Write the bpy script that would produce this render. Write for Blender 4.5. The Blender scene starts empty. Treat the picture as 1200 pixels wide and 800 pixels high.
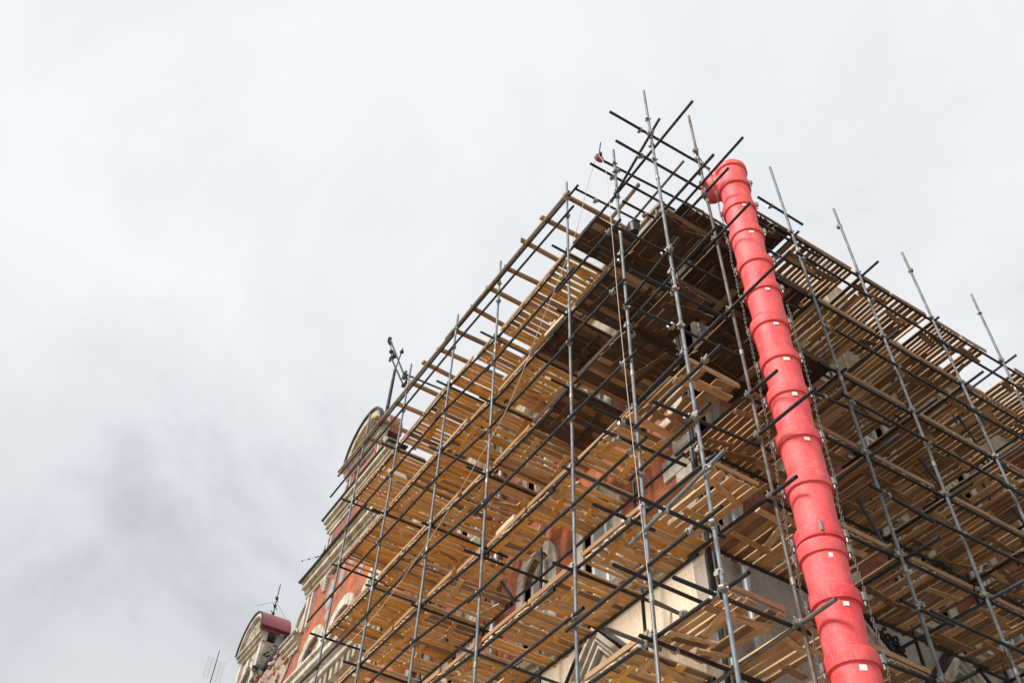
import bpy, bmesh, math, random
from mathutils import Vector, Matrix, Quaternion
random.seed(7)
R = math.radians
scene = bpy.context.scene
COL = scene.collection

# ---------------------------------------------------------------- camera
EYE = Vector((0, 0, 1.6))
az, el, ro = R(30.065), R(48.125), R(2.820)
fwd = Vector((math.sin(az)*math.cos(el), math.cos(az)*math.cos(el), math.sin(el)))
r0 = fwd.cross(Vector((0, 0, 1))).normalized(); u0 = r0.cross(fwd)
rt = math.cos(ro)*r0 + math.sin(ro)*u0
up = -math.sin(ro)*r0 + math.cos(ro)*u0
cam = bpy.data.cameras.new('camera'); camo = bpy.data.objects.new('camera', cam); COL.objects.link(camo)
cam.sensor_width = 36; cam.lens = 1100.64/1200*36; cam.clip_end = 3000; cam.clip_start = 0.1
m = Matrix((rt, up, -fwd)).transposed().to_4x4(); m.translation = EYE
camo.matrix_world = m
scene.camera = camo

# ---------------------------------------------------------------- sky, sun, exposure
SUN_EL, SUN_AZ = R(42), R(262)        # compass-like: from +Y clockwise
sund = Vector((math.sin(SUN_AZ)*math.cos(SUN_EL), math.cos(SUN_AZ)*math.cos(SUN_EL), math.sin(SUN_EL)))
world = bpy.data.worlds.new('World'); scene.world = world; world.use_nodes = True
nt = world.node_tree; nt.nodes.clear()
def N(t, k, **kw):
    n = t.nodes.new(k)
    for a, b in kw.items(): setattr(n, a, b)
    return n
wo = N(nt, 'ShaderNodeOutputWorld'); bg = N(nt, 'ShaderNodeBackground'); bg.inputs[1].default_value = 0.10
sky = N(nt, 'ShaderNodeTexSky', sky_type='NISHITA'); sky.sun_disc = False
sky.sun_elevation = SUN_EL; sky.sun_rotation = SUN_AZ
tc = N(nt, 'ShaderNodeTexCoord')
mp = N(nt, 'ShaderNodeMapping'); mp.inputs['Location'].default_value = (2.6, 11.59, 5.23); mp.inputs['Scale'].default_value = (1.5, 1.5, 1.9)
n1 = N(nt, 'ShaderNodeTexNoise'); n1.inputs['Scale'].default_value = 1.55; n1.inputs['Detail'].default_value = 7; n1.inputs['Roughness'].default_value = 0.57; n1.inputs['Distortion'].default_value = 0.35
cr = N(nt, 'ShaderNodeValToRGB')
cr.color_ramp.elements[0].position = 0.30; cr.color_ramp.elements[0].color = (0.64, 0.66, 0.685, 1)
cr.color_ramp.elements[1].position = 0.63; cr.color_ramp.elements[1].color = (1.0, 1.0, 1.0, 1)
e = cr.color_ramp.elements.new(0.45); e.color = (0.885, 0.905, 0.922, 1)
sx = N(nt, 'ShaderNodeSeparateXYZ')
mr = N(nt, 'ShaderNodeMapRange'); mr.inputs[1].default_value = 0.35; mr.inputs[2].default_value = 0.72; mr.inputs[3].default_value = 0.75; mr.inputs[4].default_value = 1.0
mul = N(nt, 'ShaderNodeVectorMath', operation='MULTIPLY'); scl = N(nt, 'ShaderNodeVectorMath', operation='SCALE'); scl.inputs['Scale'].default_value = 2.83
mix = N(nt, 'ShaderNodeMixRGB'); mix.inputs[0].default_value = 0.95
L = nt.links.new
L(tc.outputs['Generated'], mp.inputs[0]); L(mp.outputs[0], n1.inputs['Vector']); L(n1.outputs['Fac'], cr.inputs[0])
L(tc.outputs['Generated'], sx.inputs[0]); L(sx.outputs['Z'], mr.inputs[0])
L(cr.outputs[0], mul.inputs[0]); L(mr.outputs[0], mul.inputs[1]); L(mul.outputs[0], scl.inputs[0])
L(sky.outputs[0], mix.inputs[1]); L(scl.outputs[0], mix.inputs[2]); L(mix.outputs[0], bg.inputs[0]); L(bg.outputs[0], wo.inputs[0])
sl = bpy.data.lights.new('sun', 'SUN'); sl.energy = 1.5; sl.angle = R(14); sl.color = (1.0, 0.95, 0.88)
so = bpy.data.objects.new('sun', sl); COL.objects.link(so); so.rotation_euler = sund.to_track_quat('Z', 'Y').to_euler()
vs = scene.view_settings
vs.view_transform = 'Standard'; vs.look = 'None'; vs.exposure = 1.75; vs.gamma = 1; vs.use_curve_mapping = False

# ---------------------------------------------------------------- materials
def mat(name, base, rough=0.7, metal=0.0, spec=0.5):
    m = bpy.data.materials.new(name); m.use_nodes = True
    b = m.node_tree.nodes['Principled BSDF']
    b.inputs['Base Color'].default_value = (*base, 1); b.inputs['Roughness'].default_value = rough
    b.inputs['Metallic'].default_value = metal;  b.inputs['Specular IOR Level'].default_value = spec
    return m, m.node_tree, b
def mixrgb(t, fac, a, b, mode='MIX'):
    n = N(t, 'ShaderNodeMixRGB', blend_type=mode)
    for s, v in ((0, fac), (1, a), (2, b)):
        if hasattr(v, 'is_linked'): t.links.new(v, n.inputs[s])
        elif isinstance(v, tuple): n.inputs[s].default_value = (*v, 1)
        else: n.inputs[s].default_value = v
    return n.outputs[0]
def noise(t, vec, scale, detail=4, rough=0.55, dist=0.0):
    n = N(t, 'ShaderNodeTexNoise'); n.inputs['Scale'].default_value = scale; n.inputs['Detail'].default_value = detail
    n.inputs['Roughness'].default_value = rough; n.inputs['Distortion'].default_value = dist
    if vec is not None: t.links.new(vec, n.inputs['Vector'])
    return n.outputs['Fac']
def ramp(t, fac, stops):
    n = N(t, 'ShaderNodeValToRGB'); c = n.color_ramp
    while len(c.elements) < len(stops): c.elements.new(0.5)
    for e, (p, col) in zip(c.elements, stops):
        e.position = p; e.color = (*col, 1) if isinstance(col, tuple) else (col, col, col, 1)
    t.links.new(fac, n.inputs[0]); return n.outputs[0]
def coords(t, scale, kind='Object', rnd=True):
    c = N(t, 'ShaderNodeTexCoord'); mp = N(t, 'ShaderNodeMapping'); mp.inputs['Scale'].default_value = scale
    if rnd:
        oi = N(t, 'ShaderNodeObjectInfo'); k = N(t, 'ShaderNodeMath', operation='MULTIPLY'); k.inputs[1].default_value = 57.3
        t.links.new(oi.outputs['Random'], k.inputs[0]); t.links.new(k.outputs[0], mp.inputs['Location'])
    t.links.new(c.outputs[kind], mp.inputs[0]); return mp.outputs[0]
def bump(t, b, h, strength, dist=0.01):
    n = N(t, 'ShaderNodeBump'); n.inputs['Strength'].default_value = strength; n.inputs['Distance'].default_value = dist
    t.links.new(h, n.inputs['Height']); t.links.new(n.outputs[0], b.inputs['Normal'])

def wood(name, cols, wear=1.0):
    """pine board: tone per board, grain along local X of the unit plank, knots and grey weathering"""
    m, t, b = mat(name, cols[0], 0.78, 0, 0.25)
    oi = N(t, 'ShaderNodeObjectInfo')
    tone = ramp(t, oi.outputs['Random'], [(0.0, cols[0]), (0.4, cols[1]), (0.75, cols[2]), (1.0, cols[3])])
    v = coords(t, (2.2, 9.0, 9.0))
    g = noise(t, v, 3.0, 6, 0.6, 0.6)
    gr = ramp(t, g, [(0.25, 0.50), (0.5, 1.0), (0.8, 1.15)])
    c1 = mixrgb(t, 0.85, tone, gr, 'MULTIPLY')
    st = noise(t, coords(t, (1.3, 0.7, 0.7)), 2.2, 3)
    dirt = ramp(t, st, [(0.47, 0.0), (0.72, 0.7)])
    c2 = mixrgb(t, dirt, c1, (cols[0][0]*0.42, cols[0][1]*0.42, cols[0][2]*0.5))
    kn = N(t, 'ShaderNodeTexVoronoi'); kn.inputs['Scale'].default_value = 1.0
    t.links.new(coords(t, (7, 2.2, 1.0)), kn.inputs['Vector'])
    kr = ramp(t, kn.outputs['Distance'], [(0.05, 0.55), (0.13, 0.0)])
    c3 = mixrgb(t, kr, c2, (0.10, 0.045, 0.015))
    t.links.new(c3, b.inputs['Base Color']); bump(t, b, g, 0.35, 0.006)
    return m
M = {}
M['fresh_glow'] = wood('fresh_glow_pine', [(.62,.30,.058), (.67,.36,.09), (.48,.215,.036), (.69,.42,.145)])  # new pine, with the orange glow of passing light in its colour
M['tan'] = wood('tan_pine', [(.50,.28,.12), (.57,.34,.165), (.38,.20,.08), (.63,.42,.235)])
M['brown'] = wood('weathered_shaded_pine', [(.23,.13,.067), (.30,.18,.10), (.155,.083,.043), (.37,.245,.15)])  # weathered tone, lowered further to hold the chute side's shade
M['dark'] = wood('shaded_old_board', [(.052,.029,.017), (.074,.042,.025), (.035,.020,.012), (.12,.070,.042)])  # old boards, near-black because the corner's shade is painted into them
M['sawn'] = wood('lit_sawn_edge', [(.64,.47,.28), (.68,.50,.31), (.58,.40,.22), (.72,.56,.38)])  # pale sawn wood; on board sides it also stands for caught light
M['grey'] = wood('greyed_pole', [(.26,.21,.15), (.30,.25,.18), (.22,.17,.12), (.33,.28,.21)])
M['edge'] = wood('edge_board', [(.34,.195,.095), (.40,.24,.125), (.27,.15,.07), (.45,.29,.165)])
M['joist'] = wood('joist_timber', [(.27,.15,.065), (.32,.185,.085), (.22,.12,.05), (.35,.22,.11)])

def steel(name, base, rough, metal, spots, amount):
    m, t, b = mat(name, base, rough, metal)
    v = coords(t, (1, 1, 1))
    a = noise(t, v, 5, 5, 0.65)
    c = mixrgb(t, ramp(t, a, [(0.42, 0.0), (0.68, amount)]), base, spots)
    f = noise(t, v, 60, 2)
    c = mixrgb(t, 0.5, c, ramp(t, f, [(0.35, 0.75), (0.65, 1.15)]), 'MULTIPLY')
    t.links.new(c, b.inputs['Base Color']); t.links.new(ramp(t, a, [(0.3, rough-0.1), (0.7, rough+0.18)]), b.inputs['Roughness'])
    return m
M['galv'] = steel('galvanised_steel', (.17,.20,.225), 0.6, 0.25, (.11,.095,.08), 0.7)
M['dsteel'] = steel('shaded_weathered_steel', (.0095,.0115,.0145), 0.62, 0.0, (.008,.007,.0065), 0.7)  # near-black base stands in for the under-lit look of horizontal tubes
M['rsteel'] = steel('rust_streaked_steel', (.15,.14,.13), 0.6, 0.35, (.10,.065,.045), 0.8)
M['blue'] = steel('blue_grey_steel', (.05,.062,.095), 0.55, 0.3, (.03,.03,.035), 0.6)
M['coupler'] = steel('zinc_coupler', (.30,.30,.29), 0.5, 0.45, (.16,.12,.08), 0.6)
M['chain'] = steel('zinc_chain', (.15,.15,.15), 0.5, 0.4, (.2,.16,.12), 0.5)
M['iron'], _, _ = mat('wrought_iron', (.02,.02,.022), 0.6, 0.3)
M['rope'], _, _ = mat('white_rope', (.50,.47,.43), 0.9)
M['bucketm'], _, _ = mat('black_rubber', (.015,.015,.016), 0.5)
M['sticker'], _, _ = mat('white_sticker', (.8,.78,.76), 0.6)
M['pulleym'], _, _ = mat('faded_pink_plastic', (.25,.09,.08), 0.6)

m, t, b = mat('red_plastic', (.78,.055,.06), 0.42)
v = coords(t, (1, 1, 1))
a = noise(t, v, 3.0, 7, 0.75)
oi = N(t, 'ShaderNodeObjectInfo')
tone = ramp(t, oi.outputs['Random'], [(0.0, (.74,.045,.058)), (0.5, (.80,.062,.075)), (1.0, (.79,.09,.095))])
c = mixrgb(t, ramp(t, a, [(0.42, 0.0), (0.72, 0.6)]), tone, (.80,.20,.19))
sc = noise(t, coords(t, (26, 26, 1.6)), 3.0, 6, 0.75, 1.0)
c = mixrgb(t, ramp(t, sc, [(0.55, 0.0), (0.74, 0.65)]), c, (.82,.42,.38))
sc2 = noise(t, coords(t, (3.0, 3.0, 18)), 3.0, 6, 0.75, 1.4)
c = mixrgb(t, ramp(t, sc2, [(0.56, 0.0), (0.72, 0.55)]), c, (.84,.48,.43))
d = noise(t, coords(t, (2, 2, .8)), 4.0, 5, .7)
c = mixrgb(t, ramp(t, d, [(0.52, 0.0), (0.78, 0.4)]), c, (.42,.035,.04))
t.links.new(c, b.inputs['Base Color']); b.inputs['Subsurface Weight'].default_value = 0.1; b.inputs['Subsurface Radius'].default_value = (.05,.01,.01)
t.links.new(ramp(t, a, [(0.3, 0.48), (0.7, 0.75)]), b.inputs['Roughness']); bump(t, b, a, 0.25, 0.02)
M['red'] = m

def wallcoords(t, sc=1.0):
    """(x+y, z) of a wall in metres"""
    g = N(t, 'ShaderNodeNewGeometry'); s = N(t, 'ShaderNodeSeparateXYZ'); a = N(t, 'ShaderNodeMath', operation='ADD'); cb = N(t, 'ShaderNodeCombineXYZ')
    t.links.new(g.outputs['Position'], s.inputs[0]); t.links.new(s.outputs[0], a.inputs[0]); t.links.new(s.outputs[1], a.inputs[1])
    t.links.new(a.outputs[0], cb.inputs[0]); t.links.new(s.outputs[2], cb.inputs[1]); return cb.outputs[0], g.outputs['Position']
def brick(name, c1, c2, mortar, patch, pamt):
    m, t, b = mat(name, c1, 0.85, 0, 0.2)
    wc, pos = wallcoords(t)
    br = N(t, 'ShaderNodeTexBrick'); br.inputs['Scale'].default_value = 1.0
    br.inputs['Brick Width'].default_value = 0.26; br.inputs['Row Height'].default_value = 0.077; br.inputs['Mortar Size'].default_value = 0.011
    br.inputs['Color1'].default_value = (*c1, 1); br.inputs['Color2'].default_value = (*c2, 1); br.inputs['Mortar'].default_value = (*mortar, 1)
    t.links.new(wc, br.inputs['Vector'])
    a = noise(t, pos, 0.9, 6, 0.65, 0.8)
    c = mixrgb(t, ramp(t, a, [(0.47, 0.0), (0.62, pamt)]), br.outputs['Color'], patch)
    d = noise(t, pos, 2.3, 6, 0.7)
    c = mixrgb(t, ramp(t, d, [(0.50, 0.0), (0.75, 0.75)]), c, (.07,.035,.03))
    w = noise(t, pos, 1.1, 5, 0.7)
    c = mixrgb(t, ramp(t, w, [(0.68, 0.0), (0.74, 0.8)]), c, (.45,.40,.34))
    t.links.new(c, b.inputs['Base Color']); bump(t, b, br.outputs['Fac'], -0.5, 0.01)
    return m
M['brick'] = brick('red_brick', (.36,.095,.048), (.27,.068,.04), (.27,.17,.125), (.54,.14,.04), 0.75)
M['brick_dull'] = brick('dull_red_brick', (.27,.085,.06), (.20,.06,.045), (.24,.16,.13), (.36,.12,.07), 0.7)  # darker, less saturated version of the red brick
def stone(name, base, stain, amt, crack=0.0):
    m, t, b = mat(name, base, 0.85, 0, 0.2)
    _, pos = wallcoords(t)
    a = noise(t, pos, 1.7, 7, 0.65, 0.5)
    c = mixrgb(t, ramp(t, a, [(0.42, 0.0), (0.70, amt)]), base, stain)
    s = N(t, 'ShaderNodeMapping'); s.inputs['Scale'].default_value = (5, 5, 0.5); t.links.new(pos, s.inputs[0])
    d = noise(t, s.outputs[0], 1.2, 5, 0.6)
    c = mixrgb(t, ramp(t, d, [(0.5, 0.0), (0.78, amt*0.8)]), c, (stain[0]*.5, stain[1]*.5, stain[2]*.5))
    f = noise(t, pos, 22, 4)
    c = mixrgb(t, 0.35, c, ramp(t, f, [(0.3, 0.6), (0.7, 1.2)]), 'MULTIPLY')
    if crack:
        vo = N(t, 'ShaderNodeTexVoronoi', feature='DISTANCE_TO_EDGE'); vo.inputs['Scale'].default_value = 3.2; t.links.new(pos, vo.inputs['Vector'])
        c = mixrgb(t, ramp(t, vo.outputs['Distance'], [(0.004, crack), (0.02, 0.0)]), c, (.12,.10,.085))
    t.links.new(c, b.inputs['Base Color']); bump(t, b, a, 0.4, 0.03)
    return m
M['stone'] = stone('cream_stone', (.48,.425,.33), (.20,.16,.115), 0.95)
M['white_stone'] = stone('white_limestone', (.57,.535,.465), (.25,.215,.17), 0.9)
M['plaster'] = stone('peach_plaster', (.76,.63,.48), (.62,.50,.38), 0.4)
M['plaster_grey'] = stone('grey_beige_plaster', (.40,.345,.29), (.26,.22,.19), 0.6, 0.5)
M['grey_plaster'] = stone('worn_grey_plaster', (.34,.34,.34), (.22,.13,.10), 0.8)
M['pink'] = stone('pink_panel', (.42,.12,.085), (.33,.10,.07), 0.5)
M['rubble'] = brick('broken_rubble_masonry', (.32,.20,.14), (.17,.07,.05), (.40,.36,.30), (.42,.37,.30), 1.0)
M['tin'], _, _ = mat('weathered_tin', (.05,.05,.055), 0.5, 0.4)
m, t, b = mat('oxide_red_sheet', (.25,.045,.055), 0.45)
t.links.new(mixrgb(t, ramp(t, noise(t, coords(t, (1,1,1)), 2.5, 4), [(.4, 0.), (.7, .6)]), (.20,.04,.047), (.13,.032,.035)), b.inputs['Base Color'])
M['redroof'] = m
M['slate'] = stone('dark_roof_sheet', (.09,.085,.085), (.05,.045,.04), 0.6)
M['frame'], _, _ = mat('white_window_paint', (.70,.70,.67), 0.5)
M['darkvoid'], _, _ = mat('dark_interior', (.05,.048,.046), 0.9)
m, t, b = mat('window_glass', (.03,.035,.04), 0.08); b.inputs['Specular IOR Level'].default_value = 0.7
b.inputs['Base Color'].default_value = (.24,.26,.265,1); M['glass'] = m
M['pipe'], _, _ = mat('zinc_drainpipe', (.36,.37,.38), 0.5, 0.4)
m, t, b = mat('warm_paving', (.36,.345,.325), 0.85)
g = N(t, 'ShaderNodeNewGeometry')
br = N(t, 'ShaderNodeTexBrick'); br.inputs['Scale'].default_value = 1; br.inputs['Brick Width'].default_value = .6; br.inputs['Row Height'].default_value = .4; br.inputs['Mortar Size'].default_value = .012
br.inputs['Color1'].default_value = (.50,.44,.36,1); br.inputs['Color2'].default_value = (.43,.38,.315,1); br.inputs['Mortar'].default_value = (.14,.135,.13,1)  # warm tone given to unseen paving to warm the bounce on the decks
t.links.new(g.outputs['Position'], br.inputs['Vector'])
t.links.new(mixrgb(t, 0.5, br.outputs['Color'], ramp(t, noise(t, g.outputs['Position'], .8, 6), [(.3, .7), (.7, 1.15)]), 'MULTIPLY'), b.inputs['Base Color'])
M['paving'] = m

# ---------------------------------------------------------------- helpers
def empty(name, loc, label=None, cat=None, group=None):
    o = bpy.data.objects.new(name, None); COL.objects.link(o); o.location = loc
    tag(o, label, cat, group); return o
def tag(o, label=None, cat=None, group=None, kind=None):
    if label: o['label'] = label
    if cat: o['category'] = cat
    if group: o['group'] = group
    if kind: o['kind'] = kind
    return o
def world_loc(o):
    v = Vector(o.location); p = o.parent
    while p: v = v + p.location; p = p.parent
    return v
class MB:
    """collects world-space shapes, links them as one mesh"""
    def __init__(s): s.v = []; s.f = []; s.sm = []
    def add(s, vs, fs, smooth=False):
        k = len(s.v); s.v += [Vector(p) for p in vs]; s.f += [[i+k for i in f] for f in fs]; s.sm += [smooth]*len(fs); return s
    def box(s, c, d, q=None):
        x, y, z = d[0]/2, d[1]/2, d[2]/2
        vs = [Vector(p) for p in ((-x,-y,-z),(x,-y,-z),(x,y,-z),(-x,y,-z),(-x,-y,z),(x,-y,z),(x,y,z),(-x,y,z))]
        if q is not None: vs = [q @ p for p in vs]
        return s.add([Vector(c)+p for p in vs], [(0,3,2,1),(4,5,6,7),(0,1,5,4),(1,2,6,5),(2,3,7,6),(3,0,4,7)])
    def tube(s, a, b, r, n=12, r2=None, hollow=False):
        a, b = Vector(a), Vector(b); d = (b-a).normalized(); r2 = r if r2 is None else r2
        p = d.orthogonal().normalized(); q = d.cross(p)
        ring = lambda c, rr: [c + rr*(math.cos(2*math.pi*i/n)*p + math.sin(2*math.pi*i/n)*q) for i in range(n)]
        side = lambda k, l: [(k+i, k+(i+1) % n, l+(i+1) % n, l+i) for i in range(n)]
        if not hollow:
            s.add(ring(a, r)+ring(b, r2), side(0, n), True)
            s.add(ring(a, r)+ring(b, r2), [tuple(range(n-1, -1, -1)), tuple(range(n, 2*n))])
        else:
            k = 0.82
            s.add(ring(a, r)+ring(b, r), side(0, n), True)
            s.add(ring(a, r)+ring(a, r*k)+ring(a+d*0.09, r*k), [tuple(reversed(f)) for f in side(0, n)]+[tuple(reversed(f)) for f in side(n, 2*n)]+[tuple(range(3*n-1, 2*n-1, -1))])
            s.add(ring(b, r)+ring(b, r*k)+ring(b-d*0.09, r*k), side(0, n)+side(n, 2*n)+[tuple(range(2*n, 3*n))])
        return s
    def poly(s, pts, n=6, r=0.01):
        for a, b in zip(pts[:-1], pts[1:]): s.tube(a, b, r, n)
        return s
    def rev(s, c, prof, n=40, q=None):
        """surface of revolution of (radius, height) about local Z"""
        c = Vector(c); vs = []
        for r, z in prof:
            for i in range(n):
                p = Vector((r*math.cos(2*math.pi*i/n), r*math.sin(2*math.pi*i/n), z))
                vs.append(c + (q @ p if q is not None else p))
        fs = [(j*n+i, j*n+(i+1) % n, (j+1)*n+(i+1) % n, (j+1)*n+i) for j in range(len(prof)-1) for i in range(n)]
        return s.add(vs, fs, True)
    def prism(s, face, plane, poly, d0, d1):
        """extrude a (u,z) outline of a wall face; d = distance out from the wall plane"""
        P = lambda u, z, d: (plane-d, u, z) if face == 'L' else (u, plane-d, z)
        n = len(poly)
        s.add([P(u, z, d0) for u, z in poly]+[P(u, z, d1) for u, z in poly], [tuple(range(n)), tuple(range(2*n-1, n-1, -1))]+[(i, i+n, (i+1) % n+n, (i+1) % n) for i in range(n)])
        return s
    def build(s, name, material, parent=None, smooth=None, angle=40):
        o0 = world_loc(parent) if parent else Vector((0, 0, 0))
        me = bpy.data.meshes.new(name); bm = bmesh.new()
        vs = [bm.verts.new(p-o0) for p in s.v]
        for f, sm in zip(s.f, s.sm):
            try: fc = bm.faces.new([vs[i] for i in f]); fc.smooth = sm if smooth is None else smooth
            except ValueError: pass
        bmesh.ops.remove_doubles(bm, verts=bm.verts, dist=0.0004)
        bmesh.ops.recalc_face_normals(bm, faces=bm.faces)
        big = [f for f in bm.faces if len(f.verts) > 4]
        if big: bmesh.ops.triangulate(bm, faces=big)
        for e in bm.edges:
            if len(e.link_faces) == 2 and e.calc_face_angle(0) > R(angle): e.smooth = False
        bm.to_mesh(me); bm.free()
        me.materials.append(material)
        o = bpy.data.objects.new(name, me); COL.objects.link(o); o.parent = parent
        return o
def B(u0, u1, z0, z1): return [(u0, z0), (u1, z0), (u1, z1), (u0, z1)]

# ---------------------------------------------------------------- ground
gr = MB().add([(-400,-400,0),(400,-400,0),(400,400,0),(-400,400,0)], [(0,1,2,3)]).build('ground', M['paving']); tag(gr, kind='structure')
m, t, b = mat('asphalt', (.055,.055,.056), 0.9); gg = N(t, 'ShaderNodeNewGeometry')
t.links.new(ramp(t, noise(t, gg.outputs['Position'], 14, 5), [(.3, .035), (.7, .085)]), b.inputs['Base Color']); M['asphalt'] = m
rd = MB().add([(3.5,-9,.004),(400,-9,.004),(400,4.2,.004),(3.5,4.2,.004)], [(0,1,2,3)]).build('added_road', M['asphalt']); tag(rd, kind='structure')  # unseen asphalt strip, added to cut bounce light under the chute-side decks

# ================================================================ BUILDINGS
XW, YW = 8.26, 8.22
PW = {'L': XW, 'R': YW}
def cornice(face, plane, u0, u1, z0, steps, name, material, parent):
    """stack of mouldings: (height, projection)"""
    mb = MB(); z = z0
    for h, p in steps:
        mb.prism(face, plane, B(u0-p*0.0, u1+p*0.0, z, z+h-0.003), -0.05, p); z += h
    return mb.build(name, material, parent)
def arch_pts(uc, hw, zs, rise, n=14):
    return [(uc+hw*math.cos(math.pi*i/n), zs+rise*math.sin(math.pi*i/n)) for i in range(n+1)]
def wall_with_windows(face, plane, u0, u1, z0, z1, wins, thick, name, material, parent):
    """wins: (uc, halfwidth, sill, spring, rise) sorted; the wall is cut around them"""
    mb = MB(); u = u0
    for uc, hw, s, sp, ri in sorted(wins):
        if uc-hw > u: mb.prism(face, plane, B(u, uc-hw, z0, z1), -thick, 0)
        if s > z0: mb.prism(face, plane, B(uc-hw, uc+hw, z0, s), -thick, 0)
        top = [(uc+hw, z1), (uc-hw, z1)] + ([(a, b) for a, b in reversed(arch_pts(uc, hw, sp, ri))] if ri > 0 else [(uc-hw, sp), (uc+hw, sp)])
        mb.prism(face, plane, top, -thick, 0)
        u = uc+hw
    if u < u1: mb.prism(face, plane, B(u, u1, z0, z1), -thick, 0)
    return mb.build(name, material, parent)
def window(face, plane, w, parent, surround, key=True, bar=True, sw=0.24):
    uc, hw, s, sp, ri = w
    fr = MB(); d0, d1 = -0.22, -0.14
    if ri > 0:
        o = arch_pts(uc, hw, sp, ri); i = arch_pts(uc, hw-0.07, sp, ri-0.07)
        for k in range(len(o)-1): fr.prism(face, plane, [o[k], o[k+1], i[k+1], i[k]], d0, d1)
    else: fr.prism(face, plane, B(uc-hw+.07, uc+hw-.07, sp-.07, sp), d0, d1)
    fr.prism(face, plane, B(uc-hw, uc-hw+.07, s, sp), d0, d1); fr.prism(face, plane, B(uc+hw-.07, uc+hw, s, sp), d0, d1)
    fr.prism(face, plane, B(uc-hw+.07, uc+hw-.07, s, s+.08), d0, d1)
    if bar:
        fr.prism(face, plane, B(uc-.03, uc+.03, s+.08, sp+ri-.08), d0+.005, d1+.01)
        zt = s+(sp-s)*.66
        fr.prism(face, plane, B(uc-hw+.07, uc+hw-.07, zt-.04, zt+.04), d0+.003, d1+.02)
    wo_ = fr.build('window', M['frame'], parent)
    pts = arch_pts(uc, hw, sp, ri)+[(uc-hw, s), (uc+hw, s)] if ri > 0 else B(uc-hw, uc+hw, s, sp)
    MB().prism(face, plane, pts, -0.20, -0.185).build('pane', M['glass'], wo_)
    MB().prism(face, plane, pts, -1.6, -1.55).build('dark_room', M['darkvoid'], wo_)
    sr = MB()
    if ri > 0:
        o = arch_pts(uc, hw+sw, sp, ri+sw); i = arch_pts(uc, hw, sp, ri)
        for k in range(len(o)-1):
            pr = 0.06 if k % 2 else 0.05
            sr.prism(face, plane, [o[k], o[k+1], i[k+1], i[k]], -0.12, pr)
        if key: sr.prism(face, plane, [(uc-.10, sp+ri-.04), (uc+.10, sp+ri-.04), (uc+.15, sp+ri+sw+.1), (uc-.15, sp+ri+sw+.1)], -.1, .11)
    else: sr.prism(face, plane, B(uc-hw-sw, uc+hw+sw, sp, sp+sw), -.12, .055)
    for sg in (-1, 1):
        a, b_ = sorted((uc+sg*hw, uc+sg*(hw+sw))); sr.prism(face, plane, B(a, b_, s, sp), -.12, .05)
    sr.build('surround', surround, wo_)
    MB().prism(face, plane, B(uc-hw-sw-.08, uc+hw+sw+.08, s-.14, s), -.18, .15).build('sill', M['stone'], wo_)
    return wo_
def pediment_window(face, plane, uc, parent, plast):
    """straight-headed window under a small triangular pediment"""
    hw, s, sp = .42, 6.3, 8.75
    wo_ = window(face, plane, (uc, hw, s, sp, 0), parent, M['stone'], sw=.16)
    mb = MB()
    mb.prism(face, plane, B(uc-.72, uc+.72, 8.92, 9.02), -.05, .24)
    a, bb = (uc-.76, 9.03), (uc+.76, 9.03); ap = (uc, 9.80)
    def off(p, k): return (uc+(p[0]-uc)*k, 9.03+(p[1]-9.03)*k+0.0)
    for k0, k1, pr in ((1, .86, .26), (.855, .72, .19), (.715, .58, .13)):
        o = [(uc-.76*k0, 9.03+.0), (uc, 9.03+.77*k0), (uc+.76*k0, 9.03)]; i = [(uc-.76*k1, 9.03), (uc, 9.03+.77*k1), (uc+.76*k1, 9.03)]
        mb.prism(face, plane, [o[0], o[1], i[1], i[0]], -.04, pr); mb.prism(face, plane, [o[1], o[2], i[2], i[1]], -.04, pr)
    mb.build('pediment', M['white_stone'], wo_)
    MB().prism(face, plane, [(uc-.42, 9.035), (uc+.42, 9.035), (uc, 9.45)], -.03, .03).build('tympanum', M['plaster_grey'], wo_)
    MB().prism(face, plane, [(uc-.80, 9.06), (uc, 9.87), (uc+.80, 9.06), (uc+.80, 9.085), (uc, 9.895), (uc-.80, 9.085)], -.03, .29).build('flashing', M['tin'], wo_)
    for sg in (-1, 1): MB().prism(face, plane, B(uc+sg*.52-.08, uc+sg*.52+.08, 8.55, 8.915), -.02, .16).build('bracket', M['white_stone'], wo_)

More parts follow.
